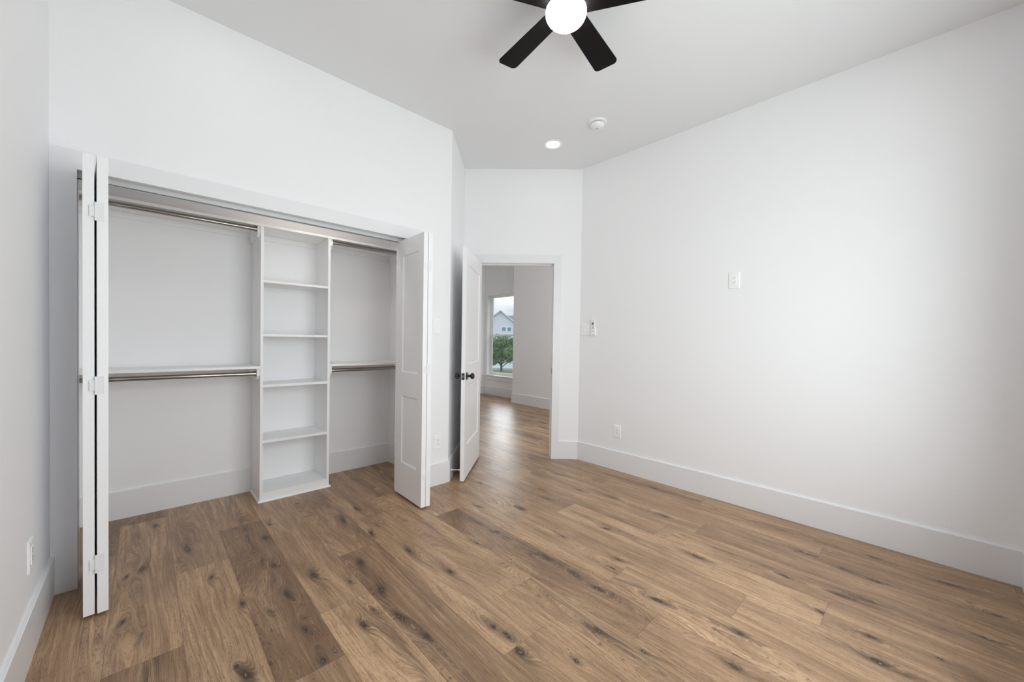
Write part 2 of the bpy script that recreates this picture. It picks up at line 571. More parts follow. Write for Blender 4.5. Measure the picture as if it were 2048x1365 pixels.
# ------------------------------------------------------------------ ceiling and walls
bm = bmesh.new()
box(bm, -0.46, 5.86, -0.52, 7.12, HC, HC + 0.12)
struct('ceiling', bm, M_CEIL, 'flat white ceiling')
bm = bmesh.new()
box(bm, XL, 1.80, YC + 0.115, YB, 2.45, 2.49)
struct('ceiling_closet', bm, M_WALL, 'low ceiling inside the closet')

bm = bmesh.new()
box(bm, XL - 0.12, XL, YBACK - 0.12, YB + 0.10, 0, HC)
struct('wall_left', bm, M_WALL, 'white wall at the left edge')

bm = bmesh.new()
prism(bm, [(XR, YBACK - 0.12), (XR + 0.12, YBACK - 0.12), (XR + 0.12, P2.y + 0.05), (XR, P2.y)], 0, HC)
struct('wall_right', bm, M_WALL, 'long white wall on the right')

WX0, WX1, WZ0, WZ1 = 0.40, 2.60, 0.60, 2.36        # bedroom window in the back wall
bm = bmesh.new()
box(bm, XL, WX0, YBACK - 0.12, YBACK, 0, HC)
box(bm, WX1, XR, YBACK - 0.12, YBACK, 0, HC)
box(bm, WX0, WX1, YBACK - 0.12, YBACK, 0, WZ0)
box(bm, WX0, WX1, YBACK - 0.12, YBACK, WZ1, HC)
struct('wall_back', bm, M_WALL, 'white window wall behind the camera')

JL, JR, JT = -0.243, 1.557, 2.041      # closet jamb faces
WTH = 0.115
bm = bmesh.new()
box(bm, XL, JL - 0.018, YC, YC + WTH, 0, HC)
box(bm, JL - 0.018, JR + 0.018, YC, YC + WTH, JT + 0.018, HC)
prism(bm, [(JR + 0.018, YC), (K.x, YC), (1.879, YC + WTH), (JR + 0.018, YC + WTH)], 0, HC)
struct('wall_closet', bm, M_WALL, 'white wall around the closet opening')

bm = bmesh.new()
prism(bm, [(K.x, K.y), (P1.x, P1.y), (P1.x - 0.0813, P1.y + 0.0813), (1.879, YC + WTH)], 0, HC)
struct('wall_niche', bm, M_WALL, 'short angled wall behind the open door')


def dpt(s, o=0.0):
    """point on the entry wall: s metres from its left end, o metres out into the bedroom"""
    return P1 + DIR * s + NRM * o


def dmat():
    m = Matrix.Identity(4)
    m[0][0], m[1][0] = DIR.x, DIR.y
    m[0][1], m[1][1] = -NRM.x, -NRM.y
    m[0][3], m[1][3] = P1.x, P1.y
    return m


DM = dmat()      # local x along the entry wall, local y into the hall
DS0, DS1, DZ = 0.168, 0.950, 2.058
SLEN = (P2 - P1).length
bm = bmesh.new()
box(bm, 0, DS0 - 0.018, 0, WTH, 0, HC, mtx=DM)
box(bm, DS1 + 0.018, SLEN, 0, WTH, 0, HC, mtx=DM)
box(bm, DS0 - 0.018, DS1 + 0.018, 0, WTH, DZ + 0.018, HC, mtx=DM)
struct('wall_entry', bm, M_WALL, 'white wall around the doorway')

bm = bmesh.new()
box(bm, XL, 1.80, YB, YB + 0.10, 0, HC)
struct('wall_closet_back', bm, M_WALL, 'back wall inside the closet')
bm = bmesh.new()
box(bm, 1.80, 1.879, YC + WTH, YB + 0.10, 0, HC)
struct('wall_closet_side', bm, M_WALL, 'right side wall inside the closet')

# hall
bm = bmesh.new()
box(bm, XN, XW + 0.12, 1.6, 5.612, 0, HC)
struct('wall_hall_near', bm, M_WALL, 'grey hall wall seen through the doorway')
HW0, HW1, HWZ0, HWZ1 = 5.60 + 0.06, 6.885, 0.445, 2.262
bm = bmesh.new()
box(bm, XW, XW + 0.15, 5.612, HW0, 0, HC)
box(bm, XW, XW + 0.15, HW1, YH + 0.12, 0, HC)
box(bm, XW, XW + 0.15, HW0, HW1, 0, HWZ0)
box(bm, XW, XW + 0.15, HW0, HW1, HWZ1, HC)
struct('wall_hall_window', bm, M_WALL, 'hall wall with the window')
bm = bmesh.new()
box(bm, 1.9, XW, YH, YH + 0.12, 0, HC)
struct('wall_hall_end', bm, M_WALL, 'end wall of the hall')
bm = bmesh.new()
box(bm, 1.88, 1.98, YB + 0.10, YH + 0.12, 0, HC)
struct('wall_hall_left', bm, M_WALL, 'left wall of the hall')
bm = bmesh.new()
box(bm, XR + 0.12, 3.7, 1.6, 1.72, 0, HC)
box(bm, 5.1, XN, 1.6, 1.72, 0, HC)
box(bm, 3.7, 5.1, 1.6, 1.72, 0, 0.75)
box(bm, 3.7, 5.1, 1.6, 1.72, 2.35, HC)
struct('wall_hall_south', bm, M_WALL, 'near end wall of the hall')


# ------------------------------------------------------------------ baseboards
def board(name, pts_list, label):
    bm = bmesh.new()
    for (a, b_, side) in pts_list:
        a, b_ = Vector(a), Vector(b_)
        d = (b_ - a).normalized()
        n = Vector((-d.y, d.x)) * side
        c, e = a + n * TT, b_ + n * TT
        a0, a1 = bm.verts.new((*a, 0)), bm.verts.new((*b_, 0))
        vs = []
        for (p, z) in ((a, 0), (c, 0), (c, BB - 0.003), (a + n * (TT - 0.003), BB), (a, BB)):
            vs.append(bm.verts.new((p.x, p.y, z)))
        ws = []
        for (p, z) in ((b_, 0), (e, 0), (e, BB - 0.003), (b_ + n * (TT - 0.003), BB), (b_, BB)):
            ws.append(bm.verts.new((p.x, p.y, z)))
        bm.verts.remove(a0); bm.verts.remove(a1)
        bm.faces.new(vs); bm.faces.new(ws[::-1])
        for i in range(5):
            j = (i + 1) % 5
            bm.faces.new((vs[i], ws[i], ws[j], vs[j]))
    return struct(name, bm, M_TRIM, label)


board('baseboard_left', [((XL, YBACK), (XL, YC - 0.019), -1)], 'tall white baseboard under the left wall')
board('baseboard_right', [((XR, YBACK), (XR, P2.y - 0.006), 1)], 'tall white baseboard under the long right wall')
board('baseboard_back', [((XL + TT, YBACK), (XR - TT, YBACK), 1)], 'white baseboard behind the camera')
board('baseboard_closet_wall', [((1.647, YC), (K.x - 0.006 + 0.012, YC), -1)], 'short baseboard right of the closet')
board('baseboard_niche', [((K.x, K.y), (P1.x, P1.y), -1)], 'baseboard of the angled wall behind the door')
_e0, _e1 = dpt(1.030), dpt(SLEN)
board('baseboard_entry', [(_e0, _e1, -1)], 'short baseboard right of the doorway')
board('baseboard_closet_back', [((XL, YB), (0.6226, YB), -1), ((1.1165, YB), (1.80, YB), -1)], 'baseboard along the closet back wall')
board('baseboard_closet_side', [((1.80, YC + WTH), (1.80, YB - TT), 1), ((XL, YC + WTH), (XL, YB - TT), -1)], 'baseboards of the closet side walls')
board('baseboard_hall_near', [((XN, 1.72), (XN, 5.612 + TT), 1), ((XN - TT, 5.612), (XW, 5.612), 1)], 'baseboard of the grey hall wall')
board('baseboard_hall_window', [((XW, 5.63), (XW, YH), 1)], 'baseboard under the hall window')
board('baseboard_hall_end', [((1.98, YH), (XW - TT, YH), -1)], 'baseboard at the end of the hall')

# ------------------------------------------------------------------ closet jamb, casing, track
bm = bmesh.new()
box(bm, JL - 0.018, JL, YC + 0.0005, YC + WTH, 0, JT + 0.018)
box(bm, JR, JR + 0.018, YC + 0.0005, YC + WTH, 0, JT + 0.018)
box(bm, JL, JR, YC + 0.0005, YC + WTH, JT, JT + 0.018)
struct('trim_1', bm, M_TRIM, 'white jamb lining the closet opening')
CY = YC - 0.018
bm = bmesh.new()
box(bm, XL + 0.0005, -0.239, CY, YC, 0, 2.037)
box(bm, 1.553, 1.643, CY, YC, 0, 2.037)
box(bm, XL + 0.0005, 1.643, CY, YC, 2.037, 2.127)
struct('trim_2', bm, M_TRIM, 'flat white casing around the closet opening')
bm = bmesh.new()
box(bm, JL, JR, 2.868, 2.871, JT - 0.026, JT)
box(bm, JL, JR, 2.871, 2.909, JT - 0.003, JT)
box(bm, JL, JR, 2.909, 2.912, JT - 0.026, JT)
box(bm, JL, JR, 2.871, 2.880, JT - 0.026, JT - 0.0235)
box(bm, JL, JR, 2.900, 2.909, JT - 0.026, JT - 0.0235)
struct('trim_3', bm, M_STEEL, 'grey metal bifold track under the closet header')

# ------------------------------------------------------------------ doorway jamb and casing
bm = bmesh.new()
box(bm, DS0 - 0.018, DS0, 0, WTH, 0, DZ + 0.018, mtx=DM)
box(bm, DS1, DS1 + 0.018, 0, WTH, 0, DZ + 0.018, mtx=DM)
box(bm, DS0, DS1, 0, WTH, DZ, DZ + 0.018, mtx=DM)
# stops
box(bm, DS0, DS0 + 0.011, 0.042, 0.076, 0, DZ, mtx=DM)
box(bm, DS1 - 0.011, DS1, 0.042, 0.076, 0, DZ, mtx=DM)
box(bm, DS0, DS1, 0.042, 0.076, DZ - 0.011, DZ, mtx=DM)
struct('trim_4', bm, M_TRIM, 'white door jamb with stop')
bm = bmesh.new()
box(bm, 0.078, DS0 - 0.004, -0.018, 0, 0, DZ + 0.004, mtx=DM)
box(bm, DS1 + 0.004, 1.030, -0.018, 0, 0, DZ + 0.004, mtx=DM)
box(bm, 0.078, 1.030, -0.018, 0, DZ + 0.004, DZ + 0.092, mtx=DM)
struct('trim_5', bm, M_TRIM, 'flat white casing around the doorway')
bm = bmesh.new()
box(bm, 0.078, DS0 - 0.004, WTH, WTH + 0.018, 0, DZ + 0.004, mtx=DM)
box(bm, DS1 + 0.004, 1.040, WTH, WTH + 0.018, 0, DZ + 0.004, mtx=DM)
box(bm, 0.078, 1.040, WTH, WTH + 0.018, DZ + 0.004, DZ + 0.092, mtx=DM)
struct('trim_6', bm, M_TRIM, 'hall side casing of the doorway')
bm = bmesh.new()
box(bm, DS1 - 0.0015, DS1, 0.012, 0.040, 0.900, 0.957, mtx=DM)
tag(bm_obj('strike_plate', bm, M_BLACK), 'black strike plate on the right side of the doorway', 'strike plate')


# ------------------------------------------------------------------ panelled leaves
def leaf_mesh(w, h, t, panels, z0=0.0, rec=0.009, stick=0.011):
    """shaker leaf: x 0..w, y 0..t, panels as (x0,x1,z0,z1) sunk on both faces"""
    bm = bmesh.new()
    xs0 = min(p[0] for p in panels); xs1 = max(p[1] for p in panels)
    zs = sorted(panels, key=lambda p: p[2])
    b = 0.0012
    box(bm, 0, xs0, 0, t, z0, z0 + h, b)
    box(bm, xs1, w, 0, t, z0, z0 + h, b)
    zc = z0
    for p in zs:
        box(bm, xs0, xs1, 0.0002, t - 0.0002, zc + (b if zc == z0 else 0), p[2])
        zc = p[3]
    box(bm, xs0, xs1, 0.0002, t - 0.0002, zc, z0 + h - b)
    for (a, c, e, f) in panels:
        box(bm, a, c, rec, t - rec, e, f)
        for y_out, y_in in ((0.0002, rec), (t - 0.0002, t - rec)):
            o = [(a, e), (c, e), (c, f), (a, f)]
            i = [(a + stick, e + stick), (c - stick, e + stick), (c - stick, f - stick), (a + stick, f - stick)]
            ov = [bm.verts.new((p[0], y_out + (0.002 if y_out < y_in else -0.002), p[1])) for p in o]
            iv = [bm.verts.new((p[0], y_in + (-0.0003 if y_out < y_in else 0.0003), p[1])) for p in i]
            for k in range(4):
                bm.faces.new((ov[k], ov[(k + 1) % 4], iv[(k + 1) % 4], iv[k]))
    return bm


def frame_mtx(origin, xdir, z=0.0):
    d = Vector(xdir).normalized()
    m = Matrix.Identity(4)
    m[0][0], m[1][0] = d.x, d.y
    m[0][1], m[1][1] = -d.y, d.x
    m[0][3], m[1][3], m[2][3] = origin[0], origin[1], z
    return m


def bifold(name, label, leaves, hinge_at, hinge_wide):
    """leaves: (front point, rear point) of the left face line of each leaf, seen from the room"""
    root = struct_root(name, label, (leaves[0][0][0], leaves[0][0][1], 0))
    inv = Matrix.Translation((-leaves[0][0][0], -leaves[0][0][1], 0))
    for (fr, re) in leaves:
        fr, re = Vector(fr), Vector(re)
        m = inv @ frame_mtx(fr, re - fr)
        m[0][1], m[1][1] = -m[0][1], -m[1][1]      # y to the right of the leaf direction
        w = (re - fr).length
        bm = leaf_mesh(w, 2.006, 0.035, [(0.080, w - 0.115 + 0.0, 0.272, 0.802), (0.080, w - 0.115, 0.985, 1.896)], 0.014)
        bmesh.ops.transform(bm, matrix=m, verts=bm.verts)
        bm_obj('door_leaf', bm, M_DOOR, root)
    hx, hy = hinge_at
    for zc in (0.236, 1.0215, 1.777):
        bm = bmesh.new()
        lx, ly = hx - leaves[0][0][0], hy - leaves[0][0][1]
        # two wings on the front edges and a knuckle in the gap
        box(bm, lx + 0.003, lx + 0.026, ly - 0.0016, ly + 0.0006, zc - 0.0395, zc + 0.0395, 0.0004)
        box(bm, lx - 0.019, lx - 0.003, ly - 0.0016, ly + 0.0006, zc - 0.023, zc + 0.023, 0.0004)
        tube(bm, (lx, ly - 0.002, zc - 0.0395), (lx, ly - 0.002, zc + 0.0395), 0.0036, 12)
        for dx in (0.010, 0.020):
            for dz in (-0.028, 0.028):
                tube(bm, (lx + dx, ly - 0.0022, zc + dz), (lx + dx, ly - 0.001, zc + dz), 0.0026, 10)
        o = bm_obj('hinge', bm, M_HINGE, root)
    # top and bottom pivot pins in the jamb side leaf
    for z0, z1 in ((0.003, 0.016), (2.019, 2.030)):
        for (fr, re) in leaves:
            f_, r_ = Vector(fr), Vector(re)
            d = (r_ - f_).normalized()
            p = r_ - d * 0.02 + Vector((d.y, -d.x)) * 0.0175 - Vector(leaves[0][0][:2])
            bm = bmesh.new()
            tube(bm, (p.x, p.y, z0), (p.x, p.y, z1), 0.005, 12)
            bm_obj('pivot_pin', bm, M_CHROME, root)
    return root


# left pair (seen on its front edges)
bifold('door_2', 'white folded closet door at the left of the opening, seen edge on',
       [((-0.1950, 2.4720), (-0.2285, 2.9105)), ((-0.1525, 2.4680), (-0.1905, 2.9070))], (-0.1562, 2.4690), 1)
# right pair
bifold('door_3', 'white folded closet door at the right of the opening with two sunk panels',
       [((1.4575, 2.4780), (1.4690, 2.9180)), ((1.4960, 2.4760), (1.5095, 2.9160))], (1.4935, 2.4765), 1)

# ------------------------------------------------------------------ entry door
HP = dpt(DS0 + 0.002, 0.002)
A_ = Vector((2.012, 2.710)); B_ = Vector((2.584, 3.210))
dd = (B_ - A_).normalized()
DW = 0.762
root = struct_root('door_1', 'open white two panel door with black knobs', (B_.x, B_.y, 0))
# local x from the free edge to the hinges, local y away from the viewer
m = frame_mtx((A_.x - B_.x, A_.y - B_.y), dd)
bm = leaf_mesh(DW, 2.032, 0.035, [(0.115, DW - 0.115, 0.305, 0.845), (0.115, DW - 0.115, 1.025, 1.912)], 0.012)
bmesh.ops.transform(bm, matrix=m, verts=bm.verts)
bm_obj('door_leaf', bm, M_DOOR, root)
KX, KZ = 0.064, 0.925
for side in (-1, 1):
    bm = bmesh.new()
    base = Matrix.Translation((KX, 0.0 if side < 0 else 0.035, KZ)) @ Matrix.Rotation(PI / 2 * (1 if side < 0 else -1), 4, 'X')
    prof = [(0.0, 0), (0.033, 0), (0.033, 0.004), (0.029, 0.009), (0.014, 0.011), (0.011, 0.016), (0.011, 0.030), (0.015, 0.034),
            (0.023, 0.039), (0.0275, 0.047), (0.028, 0.054), (0.025, 0.062), (0.016, 0.068), (0.0, 0.070)]
    lathe(bm, prof, 40, m @ base)
    o = bm_obj('door_knob', bm, M_BLACK, root)
    smooth_by_angle(o)
bm = bmesh.new()
box(bm, -0.0016, 0.0006, 0.005, 0.030, KZ - 0.028, KZ + 0.028, mtx=m)
o = bm_obj('latch_plate', bm, M_BLACK, root)
bm = bmesh.new()
box(bm, -0.010, 0.0, 0.012, 0.023, KZ - 0.011, KZ + 0.011, 0.002, mtx=m)
bm_obj('latch_bolt', bm, M_CHROME, o)
for zc in (0.25, 1.02, 1.80):
    bm = bmesh.new()
    tube(bm, m @ Vector((DW + 0.003, 0.040, zc - 0.045)), m @ Vector((DW + 0.003, 0.040, zc + 0.045)), 0.006, 12)
    bm_obj('hinge', bm, M_BLACK, root)

# door stop between the angled wall's baseboard and the door
bm = bmesh.new()
nn = Vector((S2, -S2))
t0 = 0.085
pa = K + Vector((S2, S2)) * t0 + nn * TT
pb = pa + nn * 0.070
root = thing('door_stop', 'thin white door stop on the baseboard behind the open door', 'door stop', (pa.x, pa.y, 0.075))
bm = bmesh.new()
lathe(bm, [(0.011, 0), (0.011, 0.004), (0.006, 0.008), (0.0045, 0.012), (0.0045, 0.060)], 20, Matrix.Rotation(PI / 2, 4, Vector((S2, S2, 0))))
smooth_by_angle(bm_obj('rod', bm, M_PLASTIC, root))
bm = bmesh.new()
lathe(bm, [(0.008, 0.060), (0.009, 0.064), (0.009, 0.073), (0.007, 0.076)], 20, Matrix.Rotation(PI / 2, 4, Vector((S2, S2, 0))))
smooth_by_angle(bm_obj('bumper', bm, M_PLASTIC, root))

# ------------------------------------------------------------------ closet shelves
SHT = 0.018
TX0, TX1, TY = 0.6226, 1.1165, 3.380
root = thing('shelf_tower', 'tall narrow white shelf tower in the middle of the closet', 'shelving unit', ((TX0 + TX1) / 2, (TY + YB) / 2, 0))
ox, oy = -(TX0 + TX1) / 2, -(TY + YB) / 2


def part_box(name, x0, x1, y0, y1, z0, z1, mat, parent, off=(0, 0, 0), bev=0.0012):
    bm = bmesh.new()
    box(bm, x0 + off[0], x1 + off[0], y0 + off[1], y1 + off[1], z0 + off[2], z1 + off[2], bev)
    return bm_obj(name, bm, mat, parent)


TO = (ox, oy, 0)
part_box('side_panel', TX0, TX0 + 0.019, TY, YB, 0, 2.064, M_SHELF, root, TO)
part_box('side_panel', TX1 - 0.019, TX1, TY, YB, 0, 2.064, M_SHELF, root, TO)
for zt in (0.066, 0.461, 0.882, 1.265, 1.668):
    part_box('shelf', TX0 + 0.019, TX1 - 0.019, TY + 0.001, YB, zt - SHT, zt, M_SHELF, root, TO, 0.0008)
part_box('toe_kick', TX0 + 0.019, TX1 - 0.019, TY + 0.0015, TY + 0.019, 0, 0.048, M_SHELF, root, TO, 0.0)
part_box('back_cleat', TX0 + 0.019, TX1 - 0.019, YB - 0.019, YB, 2.024, 2.064, M_SHELF, root, TO, 0.0008)
bm = bmesh.new()


def shoe(bm, pts, off):
    """quarter-round moulding along a polyline; pts on the face, outward side right of travel"""
    n = len(pts)
    rings = []
    for i, p in enumerate(pts):
        p = Vector(p)
        dirs = []
        if i > 0: dirs.append((p - Vector(pts[i - 1])).normalized())
        if i < n - 1: dirs.append((Vector(pts[i + 1]) - p).normalized())
        ns = [Vector((d.y, -d.x)) for d in dirs]
        nv = ns[0] if len(ns) == 1 else (ns[0] + ns[1]) / (1 + ns[0].dot(ns[1]))
        ring = []
        for k in range(7):
            a = PI / 2 * k / 6
            r, z = 0.0125 * math.cos(a), 0.015 * math.sin(a)
            q = p + nv * r
            ring.append(bm.verts.new((q.x + off[0], q.y + off[1], z)))
        ring.append(bm.verts.new((p.x + off[0], p.y + off[1], 0)))
        rings.append(ring)
    for A, B in zip(rings, rings[1:]):
        for k in range(8):
            bm.faces.new((A[k], A[(k + 1) % 8], B[(k + 1) % 8], B[k]))
    bm.faces.new(rings[0]); bm.faces.new(rings[-1][::-1])


shoe(bm, [(TX0, YB - TT), (TX0, TY), (TX1, TY), (TX1, YB - TT)], TO)
bm_obj('shoe_moulding', bm, M_TRIM, root)


def wall_shelf(label, x0, x1, z_top, left_cleat, right_cleat, gap=None):
    """long shelf with back cleat and side cleats that carry a rod"""
    cx = (x0 + x1) / 2
    r = thing('closet_shelf', label, 'shelf', (cx, (TY + YB) / 2, z_top - SHT))
    o = (-cx, oy, -(z_top - SHT))
    part_box('board', x0, x1, TY, YB, z_top - SHT, z_top, M_SHELF, r, o)
    zb = z_top - SHT
    for (a, c) in ([(x0, x1)] if gap is None else [(x0, gap[0]), (gap[1], x1)]):
        part_box('back_cleat', a, c, YB - 0.019, YB, zb - 0.040, zb - 0.0003, M_SHELF, r, o, 0.0008)
    cl = []
    segs = [(x0, x1)] if gap is None else [(x0, gap[0]), (gap[1], x1)]
    for (a, c) in segs:
        for (xa, xb) in ((a, a + 0.019), (c - 0.019, c)):
            bm = bmesh.new()
            # side profile in y,z: full height at the back, nose cut at a slant at the front
            prof = [(TY + 0.010, zb - 0.0003), (YB - 0.019, zb - 0.0003), (YB - 0.019, zb - 0.080), (TY + 0.030, zb - 0.080), (TY + 0.010, zb - 0.052)]
            va = [bm.verts.new((xa + o[0], p[0] + o[1], p[1] + o[2])) for p in prof]
            vb = [bm.verts.new((xb + o[0], p[0] + o[1], p[1] + o[2])) for p in prof]
            bm.faces.new(va); bm.faces.new(vb[::-1])
            for k in range(5):
                bm.faces.new((va[k], vb[k], vb[(k + 1) % 5], va[(k + 1) % 5]))
            bm_obj('side_cleat', bm, M_SHELF, r)
    return r


wall_shelf('long white shelf across the top of the closet, lying on the shelf tower', XL, 1.80, 2.0826, 1, 1, (TX0, TX1))
wall_shelf('waist-high white closet shelf left of the shelf tower', XL, TX0, 1.0235, 1, 1)
wall_shelf('waist-high white closet shelf right of the shelf tower', TX1, 1.80, 1.0235, 1, 1)


def rod(label, x0, x1, y, z):
    r = thing('clothes_rod', label, 'closet rod', ((x0 + x1) / 2, y, z), 0, 'chrome hanging rods under the closet shelves')
    hx = (x1 - x0) / 2
    bm = bmesh.new(); tube(bm, (-hx + 0.003, 0, 0), (hx - 0.003, 0, 0), 0.0150, 40)
    smooth_by_angle(bm_obj('tube', bm, M_CHROME, r))
    for s in (-1, 1):
        bm = bmesh.new()
        mt = Matrix.Translation((s * hx, 0, 0)) @ Matrix.Rotation(-s * PI / 2, 4, 'Y')
        lathe(bm, [(0.023, 0), (0.023, 0.003), (0.0185, 0.004), (0.0185, 0.016), (0.0155, 0.016)], 32, mt)
        smooth_by_angle(bm_obj('rod_socket', bm, M_CHROME, r))
    return r


RY = 3.425
rod('upper chrome rod in the left half of the closet', XL + 0.019, TX0 - 0.019, RY, 2.0455)
rod('upper chrome rod in the right half of the closet', TX1 + 0.019, 1.781, RY, 2.0455)
rod('lower chrome rod under the left closet shelf', XL + 0.019, TX0 - 0.019, RY, 0.966)
rod('lower chrome rod under the right closet shelf', TX1 + 0.019, 1.781, RY, 0.968)


# ------------------------------------------------------------------ electrical plates
def plate_root(name, label, cat, loc, rotz, group=None):
    return thing(name, label, cat, loc, rotz, group)


def plate_body(root, w, h, name='cover_plate', t=0.006):
    bm = bmesh.new()
    # local: x across, y out of the wall (negative = into room), z up; a pillowed plate
    a = [(-w / 2, -h / 2), (w / 2, -h / 2), (w / 2, h / 2), (-w / 2, h / 2)]
    i = 0.004
    bq = [(-w / 2 + i, -h / 2 + i), (w / 2 - i, -h / 2 + i), (w / 2 - i, h / 2 - i), (-w / 2 + i, h / 2 - i)]
    v0 = [bm.verts.new((p[0], 0, p[1])) for p in a]
    v1 = [bm.verts.new((p[0], -t * 0.55, p[1])) for p in a]
    v2 = [bm.verts.new((p[0], -t, p[1])) for p in bq]
    bm.faces.new(v0); bm.faces.new(v2)
    for A, B in ((v0, v1), (v1, v2)):
        for k in range(4):
            bm.faces.new((A[k], A[(k + 1) % 4], B[(k + 1) % 4], B[k]))
    return bm_obj(name, bm, M_PLASTIC, root)


def outlet(label, loc, rotz):
    r = plate_root('wall_outlet', label, 'outlet', loc, rotz, 'duplex outlets on the walls')
    plate_body(r, 0.078, 0.122)
    bm = bmesh.new()
    box(bm, -0.0168, 0.0168, -0.0085, -0.004, -0.0335, 0.0335, 0.001)
    rec = bm_obj('receptacle', bm, M_PLASTIC, r)
    for s in (-1, 1):
        zc = 0.0165 * s + 0.002
        bm = bmesh.new()
        box(bm, -0.0075, -0.0055, -0.0089, -0.008, zc + 0.0005, zc + 0.0085)
        box(bm, 0.0055, 0.0075, -0.0089, -0.008, zc + 0.0015, zc + 0.0085)
        tube(bm, (0, -0.0089, zc - 0.006), (0, -0.008, zc - 0.006), 0.0026, 14)
        bm_obj('socket_slots', bm, M_SLOT, rec)
    for s in (-1, 1):
        bm = bmesh.new()
        tube(bm, (0, -0.0068, s * 0.048), (0, -0.0058, s * 0.048), 0.003, 14)
        bm_obj('screw', bm, M_PLASTIC, r)
    return r


def rocker_switch(label, loc, rotz, n=1):
    r = plate_root('light_switch', label, 'light switch', loc, rotz)
    w = 0.078 if n == 1 else 0.122
    plate_body(r, w, 0.122)
    for k in range(n):
        cx = (k - (n - 1) / 2) * 0.046
        bm = bmesh.new()
        # frame lip and tilted paddle
        box(bm, cx - 0.0175, cx + 0.0175, -0.0072, -0.004, -0.0345, 0.0345, 0.0008)
        fr = bm_obj('switch_frame', bm, M_PLASTIC, r)
        bm = bmesh.new()
        box(bm, cx - 0.0150, cx + 0.0150, -0.0100, -0.0055, -0.0315, 0.0315, 0.001,
            Matrix.Translation((0, -0.0005, 0)) @ Matrix.Rotation(math.radians(3.2), 4, 'X'))
        bm_obj('rocker', bm, M_PLASTIC, fr)
        for s in (-1, 1):
            bm = bmesh.new()
            tube(bm, (cx, -0.0068, s * 0.048), (cx, -0.0058, s * 0.048), 0.003, 14)
            bm_obj('screw', bm, M_PLASTIC, r)
    return r


# rotz 0: plate faces -y.  Right wall faces -x: rotate -90 deg.  Left wall faces +x: rotate +90 deg
outlet('white outlet low on the wall between the closet and the open door', (1.817, YC, 0.364), 0)
outlet('white outlet mounted high on the long right wall', (XR, 1.013, 1.738), -PI / 2)
outlet('white outlet low on the right wall, above its baseboard', (XR, 2.013, 0.377), -PI / 2)
outlet('white outlet on the left wall beside the closet', (XL, 2.372, 0.380), PI / 2)
rocker_switch('single white rocker switch between the closet and the open door', (1.794, YC, 1.352), 0, 1)
rocker_switch('double white rocker switch beside the doorway', (XR, 2.403, 1.370), -PI / 2, 2)

# remote control in its cradle
root = thing('remote_holder', 'small white wall cradle holding the fan remote', 'wall holder', (XR, 2.303, 1.352), -PI / 2)
bm = bmesh.new()
box(bm, -0.026, 0.026, -0.0035, 0, -0.040, 0.040, 0.001)
bm_obj('back_plate', bm, M_PLASTIC, root)
bm = bmesh.new()
box(bm, -0.026, -0.022, -0.024, -0.003, -0.040, 0.022, 0.001)
box(bm, 0.022, 0.026, -0.024, -0.003, -0.040, 0.022, 0.001)
box(bm, -0.026, 0.026, -0.024, -0.003, -0.0425, -0.0385, 0.001)
bm_obj('pocket', bm, M_PLASTIC, root)
root = thing('remote_control', 'white fan remote with dark buttons held in the wall cradle', 'remote', (XR, 2.303, 1.392), -PI / 2)
bm = bmesh.new()
box(bm, -0.0205, 0.0205, -0.0235, -0.0045, -0.077, 0.077, 0.004)
bm_obj('body', bm, M_PLASTIC, root)
bm = bmesh.new()
tube(bm, (0, -0.0248, 0.036), (0, -0.0232, 0.036), 0.0135, 28)
bm_obj('round_button', bm, M_GREY, root)
for q, z in enumerate((0.010, -0.001, -0.012)):
    for x in (-0.009, 0.003):
        bm = bmesh.new()
        box(bm, x - 0.003 + 0.003, x + 0.006 + 0.003 - 0.003 + 0.003, -0.0246, -0.0232, z - 0.0022, z + 0.0022, 0.0004)
        bm_obj('button', bm, M_GREY, root)
bm = bmesh.new()
for x in (-0.011, 0.011):
    tube(bm, (x, -0.0246, 0.062), (x, -0.0232, 0.062), 0.0028, 12)
bm_obj('indicator', bm, M_GREY, root)
bm = bmesh.new()
box(bm, -0.009, 0.009, -0.0240, -0.0232, -0.0435, -0.0395, 0.0)
bm_obj('badge', bm, M_GREY, root)

# ------------------------------------------------------------------ ceiling things
CANS = [(2.717, 2.366, 'white recessed ceiling light near the doorway'), (0.290, 2.366, 'recessed ceiling light before the closet'),
        (0.290, 0.060, 'recessed ceiling light above the left rear corner'), (2.717, 0.060, 'recessed ceiling light above the right rear corner')]
can = thing('recessed_light', CANS[0][2], 'ceiling light', (CANS[0][0], CANS[0][1], HC), 0, 'recessed ceiling lights')
bm = bmesh.new()
lathe(bm, [(0.086, 0.0), (0.086, -0.003), (0.082, -0.006), (0.072, -0.0065), (0.061, -0.002), (0.061, 0.0)], 56, cap0=False, cap1=False)
smooth_by_angle(bm_obj('trim_ring', bm, M_PLASTIC, can), 50)
bm = bmesh.new()
lathe(bm, [(0.0, -0.0025), (0.0605, -0.0025), (0.0605, -0.0005), (0.0, -0.0005)], 48)
bm_obj('lens', bm, M_CAN_L, can)
for (x, y, lab) in CANS[1:]:
    c = copy_tree(can)
    c.location = (x, y, HC)
    c['label'] = lab
for (x, y, lab) in ((4.4, 4.4, 'added unseen ceiling light in the hall, nearer the doorway'), (3.4, 5.9, 'added unseen ceiling light in the hall, farther from the doorway')):  # hall lamps added out of view to lift the light there
    c = copy_tree(can)
    c.location = (x, y, HC)
    c['label'] = lab

c = copy_tree(can)
c.location = (1.020, 3.130, 2.45)
c['label'] = 'recessed light in the low closet ceiling above the shelf tower'
for ch in c.children:
    if ch.name.startswith('lens'):
        ch.data = ch.data.copy()
        ch.data.materials[0] = M_CLOSET_L

